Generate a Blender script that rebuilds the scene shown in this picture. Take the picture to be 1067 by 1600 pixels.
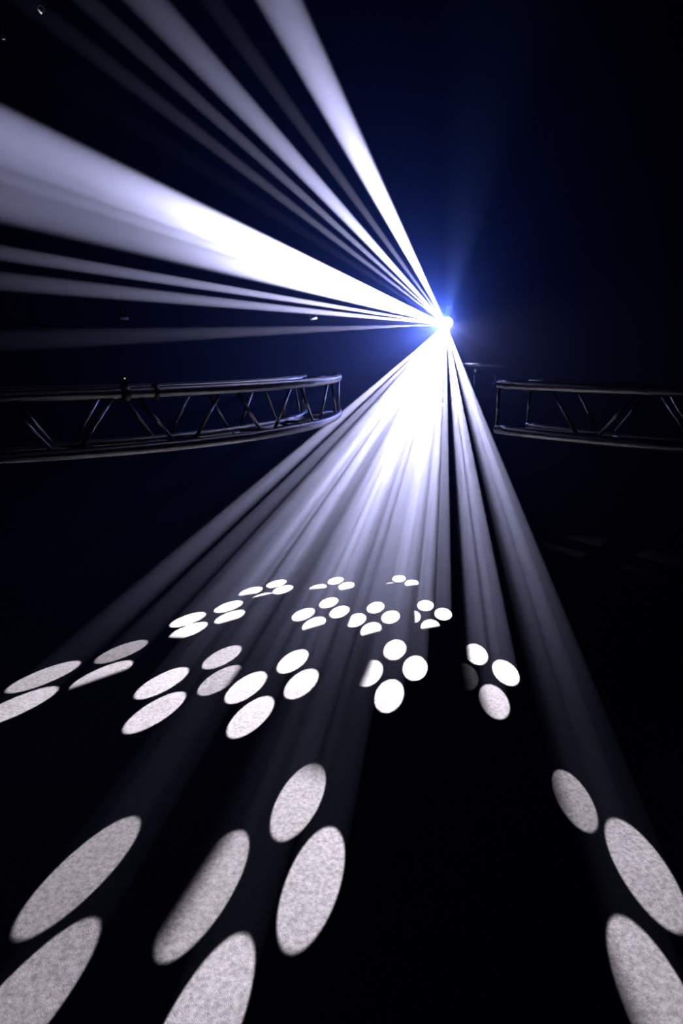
import bpy, bmesh, math, random
from mathutils import Vector, Matrix

random.seed(7)
for o in list(bpy.data.objects):
    bpy.data.objects.remove(o, do_unlink=True)
scene = bpy.context.scene
col = scene.collection

# ------------------------------------------------------------------ camera
FOCAL_PX = 960.0
cam_data = bpy.data.cameras.new('camera')
cam_data.sensor_fit = 'HORIZONTAL'
cam_data.sensor_width = 36.0
cam_data.lens = 36.0 * FOCAL_PX / 1067.0
cam_data.clip_start = 0.02
cam = bpy.data.objects.new('camera', cam_data)
col.objects.link(cam)
cam.location = (0.0, 0.0, 1.5)
cam.rotation_euler = (math.radians(90) - 0.2544, 0.0, 0.0)
scene.camera = cam

# ------------------------------------------------------------------ world, exposure
world = bpy.data.worlds.new('dark_hall')
scene.world = world
world.use_nodes = True
world.node_tree.nodes['Background'].inputs['Color'].default_value = (0, 0, 0, 1)
world.node_tree.nodes['Background'].inputs['Strength'].default_value = 0.0
vs = scene.view_settings
vs.view_transform = 'Standard'
vs.look = 'None'
vs.exposure = 0.0
vs.gamma = 1.0
vs.use_curve_mapping = False
scene.cycles.max_bounces = 1
scene.cycles.diffuse_bounces = 0
scene.cycles.glossy_bounces = 1
scene.cycles.volume_bounces = 0
scene.cycles.use_denoising = True
scene.cycles.use_adaptive_sampling = True
scene.cycles.adaptive_threshold = 0.06

# ------------------------------------------------------------------ the derby lamp's light
LAMP = Vector((0.9585, 5.8791, 1.7461))       # optical centre of the lamp
LAMP_POWER = 26500.0
HAZE_DENSITY = 0.014
HAZE_G = 0.45
HAZE_COLOR = (0.76, 0.78, 1.0)
CLOUD_RADIUS = 4.2
CLOUD_WIDE, CLOUD_CORE = 0.34, 0.9
HALF_ANGLE = 0.0163                            # half angle of one beam
BEAM_COLOR = (0.72, 0.72, 1.20)
GLOW_FILL_COLOR = (0.07, 0.15, 1.0)
GLOW_FILL = 0.0034
GLOW_FILL_MIN = 0.03
SPILL = 0.009
SPILL_AXIS = Vector((0.14, 0.03, 0.98)).normalized()
GLOW_FILL_AXIS = Vector((-0.95, -0.25, 0.05)).normalized()
GLOW_FILL_RANGE = (-0.2, 0.95)

# where each beam of the lamp meets the floor (x, y): weight, optional cut (keep direction on the floor, from, to)
SPOTS = {
    'A1': ((-1.416, 2.652), 0.62), 'A2': ((-1.423, 2.393), 0.82), 'A3': ((-1.134, 2.904), 0.34), 'A4': ((-1.144, 2.662), 0.75, (0, 1), -0.5, 0.05),
    'B1': ((-0.837, 2.594), 1.0), 'B2': ((-0.798, 2.354), 1.0), 'B3': ((-0.604, 2.843), 0.62), 'B4': ((-0.570, 2.619), 0.62, (-1, -0.5), -0.9, -0.3),
    'C1': ((-0.438, 2.555), 1.1), 'C2': ((-0.382, 2.320), 1.1), 'C3': ((-0.242, 2.801), 1.1), 'C4': ((-0.185, 2.587), 1.0),
    'D1': ((-0.887, 3.294), 1.0), 'D2': ((-0.848, 3.150), 1.0, (0.5, 1), -0.9, -0.6), 'D3': ((-0.686, 3.481), 1.0), 'D4': ((-0.651, 3.333), 1.0, (0, 1), -0.9, -0.5),
    'E1': ((-0.434, 3.863), 1.0), 'E2': ((-0.382, 3.757), 1.0), 'E3': ((-0.585, 3.724), 1.0, (0.2, 1), -0.8, -0.35), 'E4': ((-0.502, 3.621), 0.9, (0, 1), 0.35, 0.65),
    'F1': ((-0.039, 3.916), 1.0), 'F2': ((0.033, 3.822), 1.0, (0, 1), -0.95, -0.6), 'F3': ((-0.156, 3.779), 0.9, (0.2, 1), -0.25, 0.25),
    'G1': ((-0.078, 3.541), 1.0), 'G2': ((-0.011, 3.403), 1.0), 'G3': ((-0.224, 3.365), 1.0), 'G4': ((-0.155, 3.233), 1.0, (0, 1), -0.6, -0.25),
    'H1': ((0.208, 3.467), 1.0), 'H2': ((0.288, 3.329), 1.0), 'H3': ((0.085, 3.286), 1.0, (1, 0.2), -0.8, -0.45), 'H4': ((0.166, 3.158), 1.0, (0, 1), -0.6, -0.25),
    'I1': ((0.394, 3.956), 1.0), 'I2': ((0.471, 3.868), 1.0, (0, 1), -0.7, -0.1), 'I3': ((0.325, 3.817), 0.35, (0, 1), 0.6, 0.9),
    'J1': ((0.514, 3.497), 1.0), 'J2': ((0.602, 3.371), 1.0), 'J3': ((0.411, 3.329), 1.0, (1, 0.15), 0.25, 0.55), 'J4': ((0.503, 3.198), 1.0, (0, 1), -0.25, 0.1),
    'K1': ((0.279, 2.923), 1.1), 'K2': ((0.362, 2.733), 1.1), 'K3': ((0.136, 2.684), 1.1, (1, -0.2), -0.5, 0.35), 'K4': ((0.217, 2.483), 1.1),
    'M1': ((0.692, 2.874), 1.0, (1, -0.3), -0.9, -0.2), 'M2': ((0.795, 2.688), 1.1), 'M3': ((0.592, 2.651), 0.035, (1, 0), -0.3, 0.9), 'M4': ((0.678, 2.436), 0.75, (1, 0.1), -1.2, 0.0),
    'N1': ((-0.768, 1.516), 0.58), 'N2': ((-0.762, 1.103), 0.66), 'P1': ((-0.389, 1.455), 0.85, (1, -0.25), -0.75, 0.25), 'P2': ((-0.324, 1.058), 1.15),
    'Q1': ((-0.144, 1.820), 1.0, (-0.3, -1), -1.3, -0.2), 'Q2': ((-0.081, 1.474), 1.1),
    'R1': ((0.806, 1.817), 0.45, (0.5, -0.3), -1.3, 0.3), 'R2': ((0.904, 1.521), 0.64), 'R3': ((0.753, 1.124), 0.78, (1, 0.2), -1.2, -0.2),
}
# beams that leave the lamp upwards and sideways: direction, half angle, weight
RISING = [
    ('S', (-0.2871, -0.9384, 0.1924), 0.0163, 7),
    ('S', (-0.3373, -0.9208, 0.1957), 0.0072, 0.45),
    ('T', (-0.3978, -0.8925, 0.2127), 0.0144, 3.2),
    ('T', (-0.4451, -0.8692, 0.2155), 0.0086, 1.2),
    ('T', (-0.4607, -0.8666, 0.1916), 0.0053, 0.6),
    ('V', (-0.4064, -0.9114, 0.0645), 0.0166, 31),
    ('V', (-0.3855, -0.9223, 0.0274), 0.0157, 13.5),
    ('V', (-0.4211, -0.9055, 0.0521), 0.0040, 14),
    ('W', (-0.6323, -0.7734, 0.0450), 0.0095, 5),
    ('W', (-0.6294, -0.7770, 0.0142), 0.0115, 3),
    ('W', (-0.6340, -0.7717, -0.0503), 0.0139, 0.4),
]


def light_nodes(ld):
    ld.use_nodes = True
    nt = ld.node_tree
    for n in list(nt.nodes):
        nt.nodes.remove(n)
    N, K = nt.nodes.new, nt.links.new
    out = N('ShaderNodeOutputLight')
    em = N('ShaderNodeEmission')
    K(em.outputs[0], out.inputs[0])
    geo = N('ShaderNodeNewGeometry')           # Incoming: the direction in which the light leaves

    def smooth(sock, a, b, lo, hi):
        m = N('ShaderNodeMapRange'); m.interpolation_type = 'SMOOTHSTEP'
        m.inputs['From Min'].default_value = a; m.inputs['From Max'].default_value = b
        m.inputs['To Min'].default_value = lo; m.inputs['To Max'].default_value = hi
        K(sock, m.inputs['Value'])
        return m.outputs[0]

    def along(v):
        q = N('ShaderNodeVectorMath'); q.operation = 'DOT_PRODUCT'
        K(geo.outputs['Incoming'], q.inputs[0]); q.inputs[1].default_value = v
        return q.outputs['Value']

    def mul(a, b):
        m = N('ShaderNodeMath'); m.operation = 'MULTIPLY'
        K(a, m.inputs[0]); K(b, m.inputs[1])
        return m.outputs[0]
    return em, smooth, along, mul, K


def beam_or_fill(d, half, weight, cut=None, blend=0.14, color=BEAM_COLOR):
    """one narrow beam of the lamp, or an added fill spot; a cut is where the edge of its lens trims it"""
    ld = bpy.data.lights.new('derby_beam_or_fill', 'SPOT')
    ld.energy = LAMP_POWER * weight
    ld.color = color
    ld.spot_size = 2 * half * 1.04
    ld.spot_blend = blend
    ld.shadow_soft_size = 0.003
    if cut:
        e, c0, c1 = cut
        em, smooth, along, mul, K = light_nodes(ld)
        base = d.dot(e)
        K(smooth(along(e), base + c0 * half, base + c1 * half, 0.0, 1.0), em.inputs['Strength'])
    lo = bpy.data.objects.new('derby_beam_or_fill', ld)
    col.objects.link(lo)
    lo.location = LAMP
    lo.rotation_mode = 'QUATERNION'
    lo.rotation_quaternion = Vector((0, 0, -1)).rotation_difference(d)


for name, sp in SPOTS.items():
    d = (Vector((sp[0][0], sp[0][1], 0.0)) - LAMP).normalized()
    cut = None
    if len(sp) > 2:
        k = Vector((sp[2][0], sp[2][1], 0.0))
        cut = ((k - d * k.dot(d)).normalized(), sp[3], sp[4])
    beam_or_fill(d, 0.0135 if name == 'R1' else HALF_ANGLE, sp[1], cut)   # one lens is narrower
for key, d, half, weight in RISING:
    beam_or_fill(Vector(d).normalized(), half, weight, blend=0.5)


def glow_and_spill():
    """added blue fill for the glow around the lamp, mostly sideways and to the front, little downwards"""
    ld = bpy.data.lights.new('derby_glow_fill', 'POINT')
    ld.energy = LAMP_POWER * GLOW_FILL
    ld.color = GLOW_FILL_COLOR
    ld.shadow_soft_size = 0.01
    em, smooth, along, mul, K = light_nodes(ld)
    K(mul(smooth(along(GLOW_FILL_AXIS), GLOW_FILL_RANGE[0], GLOW_FILL_RANGE[1], GLOW_FILL_MIN, 1.0),
          smooth(along(Vector((0, 0, 1))), -0.75, -0.3, 0.1, 1.0)), em.inputs['Strength'])
    lo = bpy.data.objects.new('derby_glow_fill', ld)
    col.objects.link(lo)
    lo.location = LAMP
    # weak spill out of the cooling slots on top
    ld = bpy.data.lights.new('derby_top_spill', 'SPOT')
    ld.energy = LAMP_POWER * SPILL
    ld.color = (0.16, 0.28, 1.0)
    ld.spot_size = 0.5
    ld.spot_blend = 1.0
    ld.shadow_soft_size = 0.01
    lo = bpy.data.objects.new('derby_top_spill', ld)
    col.objects.link(lo)
    lo.location = LAMP
    lo.rotation_mode = 'QUATERNION'
    lo.rotation_quaternion = Vector((0, 0, -1)).rotation_difference(SPILL_AXIS)


glow_and_spill()
PALE = (0.42, 0.46, 1.0)
# added pale fills: soft cones that brighten the trusses and the pipe below
beam_or_fill((Vector((-0.35, 3.5, 1.2)) - LAMP).normalized(), 0.36, 0.0014, blend=1.0, color=PALE)
beam_or_fill((Vector((1.35, 3.0, 1.2)) - LAMP).normalized(), 0.28, 0.0006, blend=1.0, color=PALE)
beam_or_fill((Vector((1.17, 5.62, 1.40)) - LAMP).normalized(), 0.17, 0.0010, blend=1.0, color=PALE)
GLINT = Vector((-0.318, 7.30, 1.868))
GLINT_HIGH, GLINT_EDGE, GLINT_NEAR = Vector((-2.685, 6.40, 4.433)), Vector((-3.033, 6.40, 4.218)), Vector((1.203, 6.40, 1.700))
for g, w in ((GLINT, 0.06), (GLINT_HIGH, 0.09), (GLINT_EDGE, 0.05), (GLINT_NEAR, 0.004)):  # added narrow spots that make the shackles glint
    beam_or_fill((g - LAMP).normalized(), 0.03, w, blend=0.8)


# ------------------------------------------------------------------ helpers
def link_mesh(name, bm, mat=None, parent=None, smooth=False):
    me = bpy.data.meshes.new(name)
    bm.to_mesh(me); bm.free()
    if smooth:
        for p in me.polygons:
            p.use_smooth = True
    if mat:
        me.materials.append(mat)
    o = bpy.data.objects.new(name, me)
    col.objects.link(o)
    if parent:
        o.parent = parent
    return o


def empty(name, loc=(0, 0, 0), rot=None):
    o = bpy.data.objects.new(name, None)
    col.objects.link(o)
    o.empty_display_size = 0.1
    o.location = loc
    if rot:
        o.rotation_euler = rot
    return o


def tag(o, label=None, cat=None, group=None, kind=None):
    if label: o['label'] = label
    if cat: o['category'] = cat
    if group: o['group'] = group
    if kind: o['kind'] = kind
    return o


def add_box(bm, size, loc=(0, 0, 0), bevel=0.0, rot=None):
    r = bmesh.ops.create_cube(bm, size=1.0)
    vs_ = r['verts']
    bmesh.ops.scale(bm, vec=size, verts=vs_)
    if bevel:
        es = list({e for v in vs_ for e in v.link_edges})
        rb = bmesh.ops.bevel(bm, geom=es, offset=bevel, segments=2, affect='EDGES', profile=0.5)
        vs_ = list({v for f in rb['faces'] for v in f.verts} | {v for v in vs_ if v.is_valid})
    if rot is not None:
        bmesh.ops.rotate(bm, cent=(0, 0, 0), matrix=rot, verts=vs_)
    bmesh.ops.translate(bm, vec=loc, verts=vs_)
    return vs_


def add_tube(bm, pts, r, seg=10, closed=False, caps=True):
    pts = [Vector(p) for p in pts]
    n = len(pts)
    rings = []
    for i, p in enumerate(pts):
        if closed:
            t = pts[(i + 1) % n] - pts[i - 1]
        else:
            t = pts[min(i + 1, n - 1)] - pts[max(i - 1, 0)]
        t.normalize()
        up = Vector((0, 0, 1)) if abs(t.z) < 0.95 else Vector((1, 0, 0))
        a = t.cross(up).normalized(); b = a.cross(t)
        rings.append([bm.verts.new(p + a * (r * math.cos(2 * math.pi * k / seg)) + b * (r * math.sin(2 * math.pi * k / seg))) for k in range(seg)])
    for i in range(n if closed else n - 1):
        A, B = rings[i], rings[(i + 1) % n]
        for k in range(seg):
            bm.faces.new((A[k], A[(k + 1) % seg], B[(k + 1) % seg], B[k]))
    if not closed and caps:
        bm.faces.new(list(reversed(rings[0]))); bm.faces.new(rings[-1])
    bmesh.ops.recalc_face_normals(bm, faces=bm.faces)


def material(name, base, rough=0.6, metal=0.0, noise=0.0, nscale=40.0, spec=0.5, bump=0.0):
    m = bpy.data.materials.new(name)
    m.use_nodes = True
    nt = m.node_tree
    b = nt.nodes['Principled BSDF']
    b.inputs['Base Color'].default_value = (*base, 1)
    b.inputs['Roughness'].default_value = rough
    b.inputs['Metallic'].default_value = metal
    b.inputs['Specular IOR Level'].default_value = spec
    if noise or bump:
        tc = nt.nodes.new('ShaderNodeTexCoord')
        nz = nt.nodes.new('ShaderNodeTexNoise')
        nz.inputs['Scale'].default_value = nscale; nz.inputs['Detail'].default_value = 4
        nt.links.new(tc.outputs['Object'], nz.inputs['Vector'])
        if noise:
            mx = nt.nodes.new('ShaderNodeMapRange')
            mx.inputs['From Min'].default_value = 0.3; mx.inputs['From Max'].default_value = 0.7
            mx.inputs['To Min'].default_value = 1 - noise; mx.inputs['To Max'].default_value = 1 + noise
            nt.links.new(nz.outputs['Fac'], mx.inputs['Value'])
            sc_ = nt.nodes.new('ShaderNodeVectorMath'); sc_.operation = 'SCALE'
            sc_.inputs[0].default_value = base
            nt.links.new(mx.outputs[0], sc_.inputs['Scale'])
            nt.links.new(sc_.outputs[0], b.inputs['Base Color'])
        if bump:
            bp = nt.nodes.new('ShaderNodeBump')
            bp.inputs['Strength'].default_value = bump; bp.inputs['Distance'].default_value = 0.004
            nt.links.new(nz.outputs['Fac'], bp.inputs['Height'])
            nt.links.new(bp.outputs[0], b.inputs['Normal'])
    return m


def carpet_material():
    m = bpy.data.materials.new('grey_needlefelt_carpet')
    m.use_nodes = True
    nt = m.node_tree; N, K = nt.nodes.new, nt.links.new
    b = nt.nodes['Principled BSDF']
    b.inputs['Roughness'].default_value = 1.0
    b.inputs['Specular IOR Level'].default_value = 0.0
    tc = N('ShaderNodeTexCoord')
    fine = N('ShaderNodeTexNoise'); fine.inputs['Scale'].default_value = 420; fine.inputs['Detail'].default_value = 3; fine.inputs['Roughness'].default_value = 0.7
    mid = N('ShaderNodeTexNoise'); mid.inputs['Scale'].default_value = 75; mid.inputs['Detail'].default_value = 4
    big = N('ShaderNodeTexNoise'); big.inputs['Scale'].default_value = 6; big.inputs['Detail'].default_value = 3
    mp = N('ShaderNodeMapping'); mp.inputs['Scale'].default_value = (1.0, 0.45, 1.0); mp.inputs['Rotation'].default_value = (0, 0, 0.5)
    K(tc.outputs['Object'], mp.inputs['Vector'])
    K(mp.outputs[0], fine.inputs['Vector']); K(tc.outputs['Object'], mid.inputs['Vector']); K(tc.outputs['Object'], big.inputs['Vector'])
    def mr(s, lo, hi):
        x = N('ShaderNodeMapRange'); x.inputs['From Min'].default_value = 0.28; x.inputs['From Max'].default_value = 0.72
        x.inputs['To Min'].default_value = lo; x.inputs['To Max'].default_value = hi; K(s, x.inputs['Value']); return x.outputs[0]
    def mul(a, c):
        x = N('ShaderNodeMath'); x.operation = 'MULTIPLY'; K(a, x.inputs[0]); K(c, x.inputs[1]); return x.outputs[0]
    v = mul(mul(mr(fine.outputs['Fac'], 0.62, 1.38), mr(mid.outputs['Fac'], 0.66, 1.34)), mr(big.outputs['Fac'], 0.93, 1.07))
    sc_ = N('ShaderNodeVectorMath'); sc_.operation = 'SCALE'; sc_.inputs[0].default_value = (0.190, 0.176, 0.152)
    K(v, sc_.inputs['Scale']); K(sc_.outputs[0], b.inputs['Base Color'])
    bp = N('ShaderNodeBump'); bp.inputs['Strength'].default_value = 0.5; bp.inputs['Distance'].default_value = 0.002
    K(fine.outputs['Fac'], bp.inputs['Height']); K(bp.outputs[0], b.inputs['Normal'])
    return m


M_CARPET = carpet_material()
M_DRAPE = material('black_molton_drape', (0.012, 0.012, 0.014), 1.0, 0, 0.2, 12, 0.0)
M_CEIL = material('black_ceiling', (0.015, 0.015, 0.017), 0.95, 0, 0.2, 8, 0.0)
M_TRUSS = material('dull_aluminium', (0.25, 0.25, 0.275), 0.38, 1.0, 0.05, 60, 0.5)
M_PIPE = material('galvanised_pipe', (0.5, 0.5, 0.52), 0.45, 0.3, 0.1, 60, 0.5)
M_PIN = material('zinc_plated_pin', (0.75, 0.75, 0.76), 0.5, 0.2, 0.05, 60, 0.5)
M_BLACK = material('black_powder_coat', (0.02, 0.02, 0.022), 0.5, 0.0, 0.15, 90)
M_STEEL = material('bright_steel', (0.6, 0.6, 0.62), 0.3, 1.0, 0.08, 80)
M_CABLE = material('black_steel_cable', (0.02, 0.02, 0.022), 0.7, 0.0, 0.2, 200, 0.2)
M_FIN = material('heat_sink_aluminium', (0.10, 0.10, 0.11), 0.55, 0.6, 0.08, 120)


def emitter(name, color, strength):
    m = bpy.data.materials.new(name); m.use_nodes = True
    b = m.node_tree.nodes['Principled BSDF']
    b.inputs['Base Color'].default_value = (0.6, 0.6, 0.65, 1)
    b.inputs['Roughness'].default_value = 0.15
    b.inputs['Emission Color'].default_value = (*color, 1)
    b.inputs['Emission Strength'].default_value = strength
    m.cycles.emission_sampling = 'NONE'
    return m


M_LENS = emitter('lit_lens', (0.85, 0.85, 1.0), 9.0)
M_DOME = emitter('frosted_dome', (0.7, 0.72, 1.0), 3.0)
M_LED = emitter('tiny_white_led', (0.9, 0.85, 1.0), 0.6)

# ------------------------------------------------------------------ the hall
X0, X1, Y0, Y1, ZC = -8.0, 7.0, -3.0, 19.0, 4.6      # the hall stays open behind the camera


def slab(name, size, loc, mat):
    bm = bmesh.new(); add_box(bm, size, (0, 0, 0))
    o = link_mesh(name, bm, mat); o.location = loc
    return tag(o, kind='structure')


T = 0.1
cxm, cym = (X0 + X1) / 2, (Y0 + Y1) / 2
slab('floor', (X1 - X0, Y1 - Y0, T), (cxm, cym, -T / 2), M_CARPET)
slab('ceiling', (X1 - X0, Y1 - Y0, T), (cxm, cym, ZC + T / 2), M_CEIL)
slab('wall_back', (X1 - X0, T, ZC), (cxm, Y1 + T / 2, ZC / 2), M_DRAPE)
slab('wall_left', (T, Y1 - Y0, ZC), (X0 - T / 2, cym, ZC / 2), M_DRAPE)
slab('wall_right', (T, Y1 - Y0, ZC), (X1 + T / 2, cym, ZC / 2), M_DRAPE)

# ------------------------------------------------------------------ the haze
HAZE_END = 9.0                                  # the haze has not drifted into the far end of the hall
bm = bmesh.new(); add_box(bm, (X1 - X0 - 0.02, HAZE_END - Y0 - 0.02, ZC - 0.02))
hz = link_mesh('haze', bm); hz.location = (cxm, (Y0 + HAZE_END) / 2, ZC / 2)
mh = bpy.data.materials.new('stage_haze'); mh.use_nodes = True
nt = mh.node_tree
for n in list(nt.nodes):
    nt.nodes.remove(n)
mo = nt.nodes.new('ShaderNodeOutputMaterial')
sv = nt.nodes.new('ShaderNodeVolumeScatter')
sv.inputs['Color'].default_value = (*HAZE_COLOR, 1)
sv.inputs['Anisotropy'].default_value = HAZE_G
nt.links.new(sv.outputs[0], mo.inputs['Volume'])
# the haze is thickest around the lamp and thins out with the distance from it
tc = nt.nodes.new('ShaderNodeTexCoord')
ln = nt.nodes.new('ShaderNodeVectorMath'); ln.operation = 'DISTANCE'
nt.links.new(tc.outputs['Object'], ln.inputs[0]); ln.inputs[1].default_value = LAMP - hz.location


def radial(r, top, power):
    m = nt.nodes.new('ShaderNodeMapRange')
    m.inputs['From Min'].default_value = 0; m.inputs['From Max'].default_value = r
    m.inputs['To Min'].default_value = 1; m.inputs['To Max'].default_value = 0
    nt.links.new(ln.outputs['Value'], m.inputs['Value'])
    p = nt.nodes.new('ShaderNodeMath'); p.operation = 'POWER'; p.inputs[1].default_value = power
    nt.links.new(m.outputs[0], p.inputs[0])
    k = nt.nodes.new('ShaderNodeMath'); k.operation = 'MULTIPLY'; k.inputs[1].default_value = top
    nt.links.new(p.outputs[0], k.inputs[0])
    return k.outputs[0]


sm = nt.nodes.new('ShaderNodeMath'); sm.operation = 'ADD'
nt.links.new(radial(CLOUD_RADIUS, CLOUD_WIDE, 1.2), sm.inputs[0])
nt.links.new(radial(1.25, CLOUD_CORE, 2.0), sm.inputs[1])
sb = nt.nodes.new('ShaderNodeMath'); sb.operation = 'ADD'; sb.inputs[1].default_value = HAZE_DENSITY
nt.links.new(sm.outputs[0], sb.inputs[0])
nt.links.new(sb.outputs[0], sv.inputs['Density'])
hz.data.materials.append(mh)
scene.cycles.volume_step_rate = 0.5
tag(hz, 'thin stage haze filling the dark hall and showing the beams', 'haze', kind='stuff')

# ------------------------------------------------------------------ circular box trusses
R_OUT, R_IN, Z_TOP, Z_BOT, R_CHORD, R_STRUT = 2.0, 1.76, 1.335, 1.095, 0.0245, 0.0085
BAY = 14.4

bm = bmesh.new()
add_tube(bm, [(0, 0, -0.5), (0, 0, 0.5)], R_STRUT, 8)
strut_mesh = bpy.data.meshes.new('strut'); bm.to_mesh(strut_mesh); bm.free()
for p in strut_mesh.polygons:
    p.use_smooth = len(p.vertices) == 4
strut_mesh.materials.append(M_TRUSS)


def ring_truss(centre, a_from, a_to, top_node, label):
    root = empty('ring_truss', (centre[0], centre[1], 0))
    full = abs(a_to - a_from) >= 359.9
    tag(root, label, 'truss', 'circular box trusses')

    def P(r, deg, z):
        a = math.radians(deg)
        return Vector((r * math.cos(a), r * math.sin(a), z))

    for r in (R_OUT, R_IN):
        for z in (Z_TOP, Z_BOT):
            bm = bmesh.new()
            n = int(abs(a_to - a_from) / 2.4)
            pts = [P(r, a_from + (a_to - a_from) * i / n, z) for i in range(n if full else n + 1)]
            add_tube(bm, pts, R_CHORD, 16, closed=full)
            link_mesh('chord', bm, M_TRUSS, root, True)

    def strut(p, q):
        d = (q - p); L = d.length; d.normalize()
        p2, q2 = p + d * 0.018, q - d * 0.018
        o = bpy.data.objects.new('strut', strut_mesh)
        col.objects.link(o); o.parent = root
        o.location = (p2 + q2) / 2
        o.rotation_mode = 'QUATERNION'
        o.rotation_quaternion = Vector((0, 0, 1)).rotation_difference(d)
        o.scale = (1, 1, (q2 - p2).length)

    k0 = math.ceil((a_from - top_node) / BAY); k1 = math.floor((a_to - top_node) / BAY)
    if full:
        k1 = k0 + round(360 / BAY)
    G = 1.1
    for k in range(k0, k1 + (0 if full else 1)):
        a = top_node + k * BAY
        half = BAY / 2
        last = (not full) and a + BAY > a_to
        for r in (R_OUT, R_IN):
            strut(P(r, a + G, Z_TOP), P(r, a + half - G, Z_BOT)) if not last else None
            strut(P(r, a + half + G, Z_BOT), P(r, a + BAY - G, Z_TOP)) if not last else None
        for z in (Z_TOP, Z_BOT):
            if not last:
                strut(P(R_OUT, a + 0.2, z), P(R_IN, a + half, z))
                strut(P(R_IN, a + half, z), P(R_OUT, a + BAY - 0.2, z))
    if not full:
        ends = (a_from, min(a_to, 0.5) if a_from > -140 else a_to)
    else:
        ends = (0.0,)
    for a in ends:
        for r in (R_OUT, R_IN):
            strut(P(r, a, Z_TOP), P(r, a, Z_BOT))
        for z in (Z_TOP, Z_BOT):
            strut(P(R_OUT, a, z), P(R_IN, a, z))
    return root


CL, CR = (-2.02, 4.29), (2.55, 4.4)
ring_truss(CL, -128.3, 9.0, -56.3, 'circular aluminium box truss hanging on the left, its curve facing the lamp')
ring_truss(CR, -148.5, 142.0, -140.5, 'dim curved aluminium box truss hanging on the right below the lamp')


# ------------------------------------------------------------------ rigging: shackles on black cables
def on_ring(c, r, deg, z):
    return Vector((c[0] + r * math.cos(math.radians(deg)), c[1] + r * math.sin(math.radians(deg)), z))


def shackle(loc, yaw, s, label, mat=None, roll=0.0):
    root = empty('rigging_shackle', loc, (0, roll, yaw))
    tag(root, label, 'shackle', 'rigging shackles on the hanging cables')
    bm = bmesh.new()
    pts = [(-0.018 * s, 0, 0)] + [(-0.022 * s * math.cos(t), 0, 0.026 * s + 0.022 * s * math.sin(t)) for t in [math.pi * i / 10 for i in range(11)]] + [(0.018 * s, 0, 0)]
    add_tube(bm, pts, 0.004 * s, 8)
    link_mesh('bow', bm, M_CABLE, root, True)
    bm = bmesh.new(); add_tube(bm, [(-0.024 * s, 0, 0), (0.024 * s, 0, 0)], 0.0075 * s, 12)
    link_mesh('pin', bm, mat or M_PIN, root, True)
    return root


def cable(name, a, b, r, label):
    a, b = Vector(a), Vector(b)
    bm = bmesh.new(); add_tube(bm, [(0, 0, 0), b - a], r, 6)
    o = link_mesh(name, bm, M_CABLE, None, True); o.location = a
    return tag(o, label, 'cable', 'black cables carrying the trusses')


s1 = GLINT
shackle(s1, -0.2, 1.8, 'small bright steel shackle hanging between two beams, far behind the left truss', roll=-0.2)
s2 = Vector((-0.894, 2.64, 1.635))
shackle(s2, 1.1, 0.9, 'dim steel shackle hanging above the black clamp of the left truss')
shackle(GLINT_HIGH, 0.6, 1.1, 'small glinting shackle high up under the ceiling at the top left', roll=0.7)
shackle(GLINT_EDGE, 0.6, 0.6, 'tiny faint shackle under the ceiling at the far left edge')
shackle(GLINT_NEAR, 0.3, 0.5, 'tiny faint shackle hanging just to the right of the lamp')
for g, dz, lab in ((GLINT_HIGH, 0.052, 'thin black cable from the ceiling to the high glinting shackle'),
                   (GLINT_EDGE, 0.028, 'thin black cable from the ceiling to the tiny shackle at the left edge'),
                   (GLINT_NEAR, 0.023, 'thin black cable from the ceiling to the tiny shackle beside the lamp')):
    cable('suspension_cable', g + Vector((0, 0, dz)), (g.x, g.y, ZC), 0.0008, lab)

cable('suspension_cable', s1 + Vector((0, 0, 0.085)), (s1.x, s1.y, ZC), 0.00025, 'thin black cable from the ceiling to the bright shackle')
cable('suspension_cable', s2 + Vector((0, 0, 0.040)), (s2.x, s2.y, ZC), 0.00025, 'thin black cable from the ceiling to the dim shackle over the clamp')

# ------------------------------------------------------------------ cross pipe and lamp
A = Vector((0.93, 5.93, 1.3845)); B = Vector((1.40, 5.30, 1.3845))
bm = bmesh.new(); add_tube(bm, [(0, 0, 0), B - A], 0.0245, 16)
o = link_mesh('cross_pipe', bm, M_PIPE, None, True); o.location = A
tag(o, 'thin metal pipe lying across the right truss just below the lamp', 'pipe')


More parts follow.
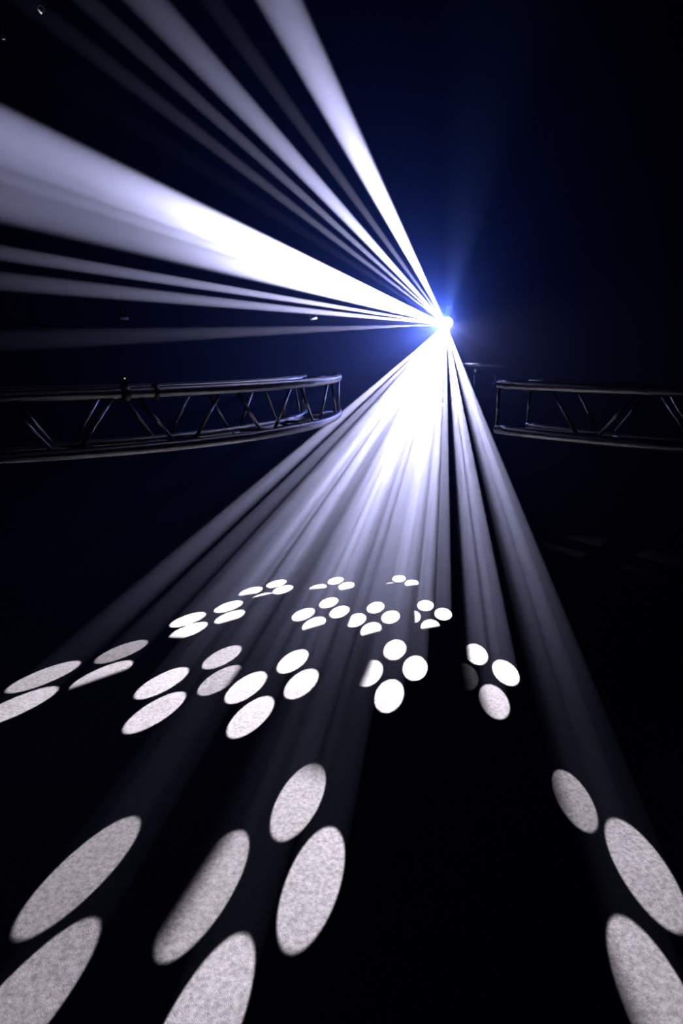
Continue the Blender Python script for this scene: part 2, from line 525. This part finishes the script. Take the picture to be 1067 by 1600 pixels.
def derby_light():
    F = Vector((-0.34, -0.88, -0.32)).normalized()
    root = empty('derby_light', LAMP - Vector((0, 0, 0.0)))
    tag(root, 'blazing white derby effect light with cooling fins, source of all the beams', 'stage light')
    zax = F                                   # local z looks out of the lamp
    xax = Vector((0, 0, 1)).cross(zax).normalized(); yax = zax.cross(xax)
    root.rotation_euler = Matrix((xax, yax, zax)).transposed().to_euler()
    # dome of lenses just behind the optical centre
    bm = bmesh.new()
    bmesh.ops.create_uvsphere(bm, u_segments=28, v_segments=14, radius=0.052)
    bmesh.ops.delete(bm, geom=[v for v in bm.verts if v.co.z < -0.004], context='VERTS')
    bmesh.ops.translate(bm, vec=(0, 0, -0.066), verts=bm.verts)
    link_mesh('lens_dome', bm, M_DOME, root, True)
    # individual lenses
    lens = None
    for ring, n in ((0.0, 1), (0.5, 6), (1.0, 11)):
        for i in range(n):
            th, ph = ring, 2 * math.pi * i / n
            nrm = Vector((math.sin(th) * math.cos(ph), math.sin(th) * math.sin(ph), math.cos(th)))
            if lens is None:
                bm = bmesh.new()
                bmesh.ops.create_uvsphere(bm, u_segments=10, v_segments=6, radius=0.010)
                bmesh.ops.scale(bm, vec=(1, 1, 0.5), verts=bm.verts)
                o = link_mesh('lens', bm, M_LENS, root, True); lens = o
            else:
                o = bpy.data.objects.new('lens', lens.data); col.objects.link(o); o.parent = root
            o.location = Vector((0, 0, -0.066)) + nrm * 0.0505
            o.rotation_mode = 'QUATERNION'; o.rotation_quaternion = Vector((0, 0, 1)).rotation_difference(nrm)
    bm = bmesh.new()
    add_tube(bm, [(0.058 * math.cos(t), 0.058 * math.sin(t), -0.070) for t in [2 * math.pi * i / 28 for i in range(28)]], 0.006, 8, closed=True)
    link_mesh('dome_ring', bm, M_BLACK, root, True)
    bm = bmesh.new(); add_box(bm, (0.132, 0.118, 0.085), (0, 0, -0.1185), 0.008)
    link_mesh('housing', bm, M_BLACK, root)
    fm = None
    for i in range(6):
        if fm is None:
            bm = bmesh.new(); add_box(bm, (0.066, 0.0050, 0.040), (0, 0, 0), 0.0008)
            o = link_mesh('cooling_fin', bm, M_FIN, root); fm = o.data
        else:
            o = bpy.data.objects.new('cooling_fin', fm); col.objects.link(o); o.parent = root
        o.location = (0.012, 0.066 + 0.0135 * i, -0.105)
    bm = bmesh.new(); add_box(bm, (0.058, 0.082, 0.02), (0.012, 0.099, -0.132), 0.003)
    link_mesh('fin_block', bm, M_BLACK, root)
    # yoke: a U bracket under the housing
    bm = bmesh.new()
    for s in (-1, 1):
        add_box(bm, (0.006, 0.15, 0.026), (s * 0.074, -0.052, -0.12), 0.001)
    add_box(bm, (0.154, 0.006, 0.026), (0, -0.127, -0.12), 0.001)
    link_mesh('yoke', bm, M_BLACK, root)
    for s in (-1, 1):
        bm = bmesh.new(); add_tube(bm, [(s * 0.066, 0, -0.12), (s * 0.097, 0, -0.12)], 0.013, 14)
        link_mesh('knob', bm, M_BLACK, root, True)
    return root


derby_light()
bpy.context.view_layer.update()
root = [o for o in col.objects if o.name == 'derby_light'][0]
foot = root.matrix_world @ Vector((0, -0.127, -0.12))
t = (foot - A).dot((B - A).normalized())
on_pipe = A + (B - A).normalized() * max(t, 0.03) + Vector((0, 0, 0.0245))
inv = root.matrix_world.inverted()
bm = bmesh.new()
add_tube(bm, [inv @ on_pipe, inv @ foot], 0.012, 12)
link_mesh('mounting_post', bm, M_BLACK, root, True)


# ------------------------------------------------------------------ black clamps on the left truss
def clamp(deg, w, h, label, led=False):
    root = empty('truss_clamp', on_ring(CL, R_OUT, deg, Z_TOP), (0, 0, math.radians(deg)))
    tag(root, label, 'clamp', 'black clamps on the left truss')
    bm = bmesh.new()
    add_tube(bm, [(0, -w / 2, 0), (0, w / 2, 0)], R_CHORD + 0.009, 18)
    link_mesh('collar', bm, M_BLACK, root, True)
    bm = bmesh.new(); add_box(bm, (0.03, w * 0.8, h), (0, 0, R_CHORD + h / 2), 0.003)
    link_mesh('body', bm, M_BLACK, root)
    bm = bmesh.new(); add_tube(bm, [(R_CHORD, 0, 0), (R_CHORD + 0.026, 0, 0)], 0.008, 10)
    link_mesh('wing_bolt', bm, M_BLACK, root, True)
    if led:
        bm = bmesh.new(); bmesh.ops.create_uvsphere(bm, u_segments=8, v_segments=6, radius=0.0032)
        bmesh.ops.translate(bm, vec=(0.016, 0, R_CHORD + h * 0.78), verts=bm.verts)
        tag(link_mesh('led', bm, M_LED, root, True), 'tiny glowing white light')
    return root


clamp(-56.3, 0.034, 0.045, 'black clamp with a tiny white light on the left truss', True)
clamp(-52.6, 0.018, 0.012, 'narrow black clamp on the left truss beside the lit clamp')
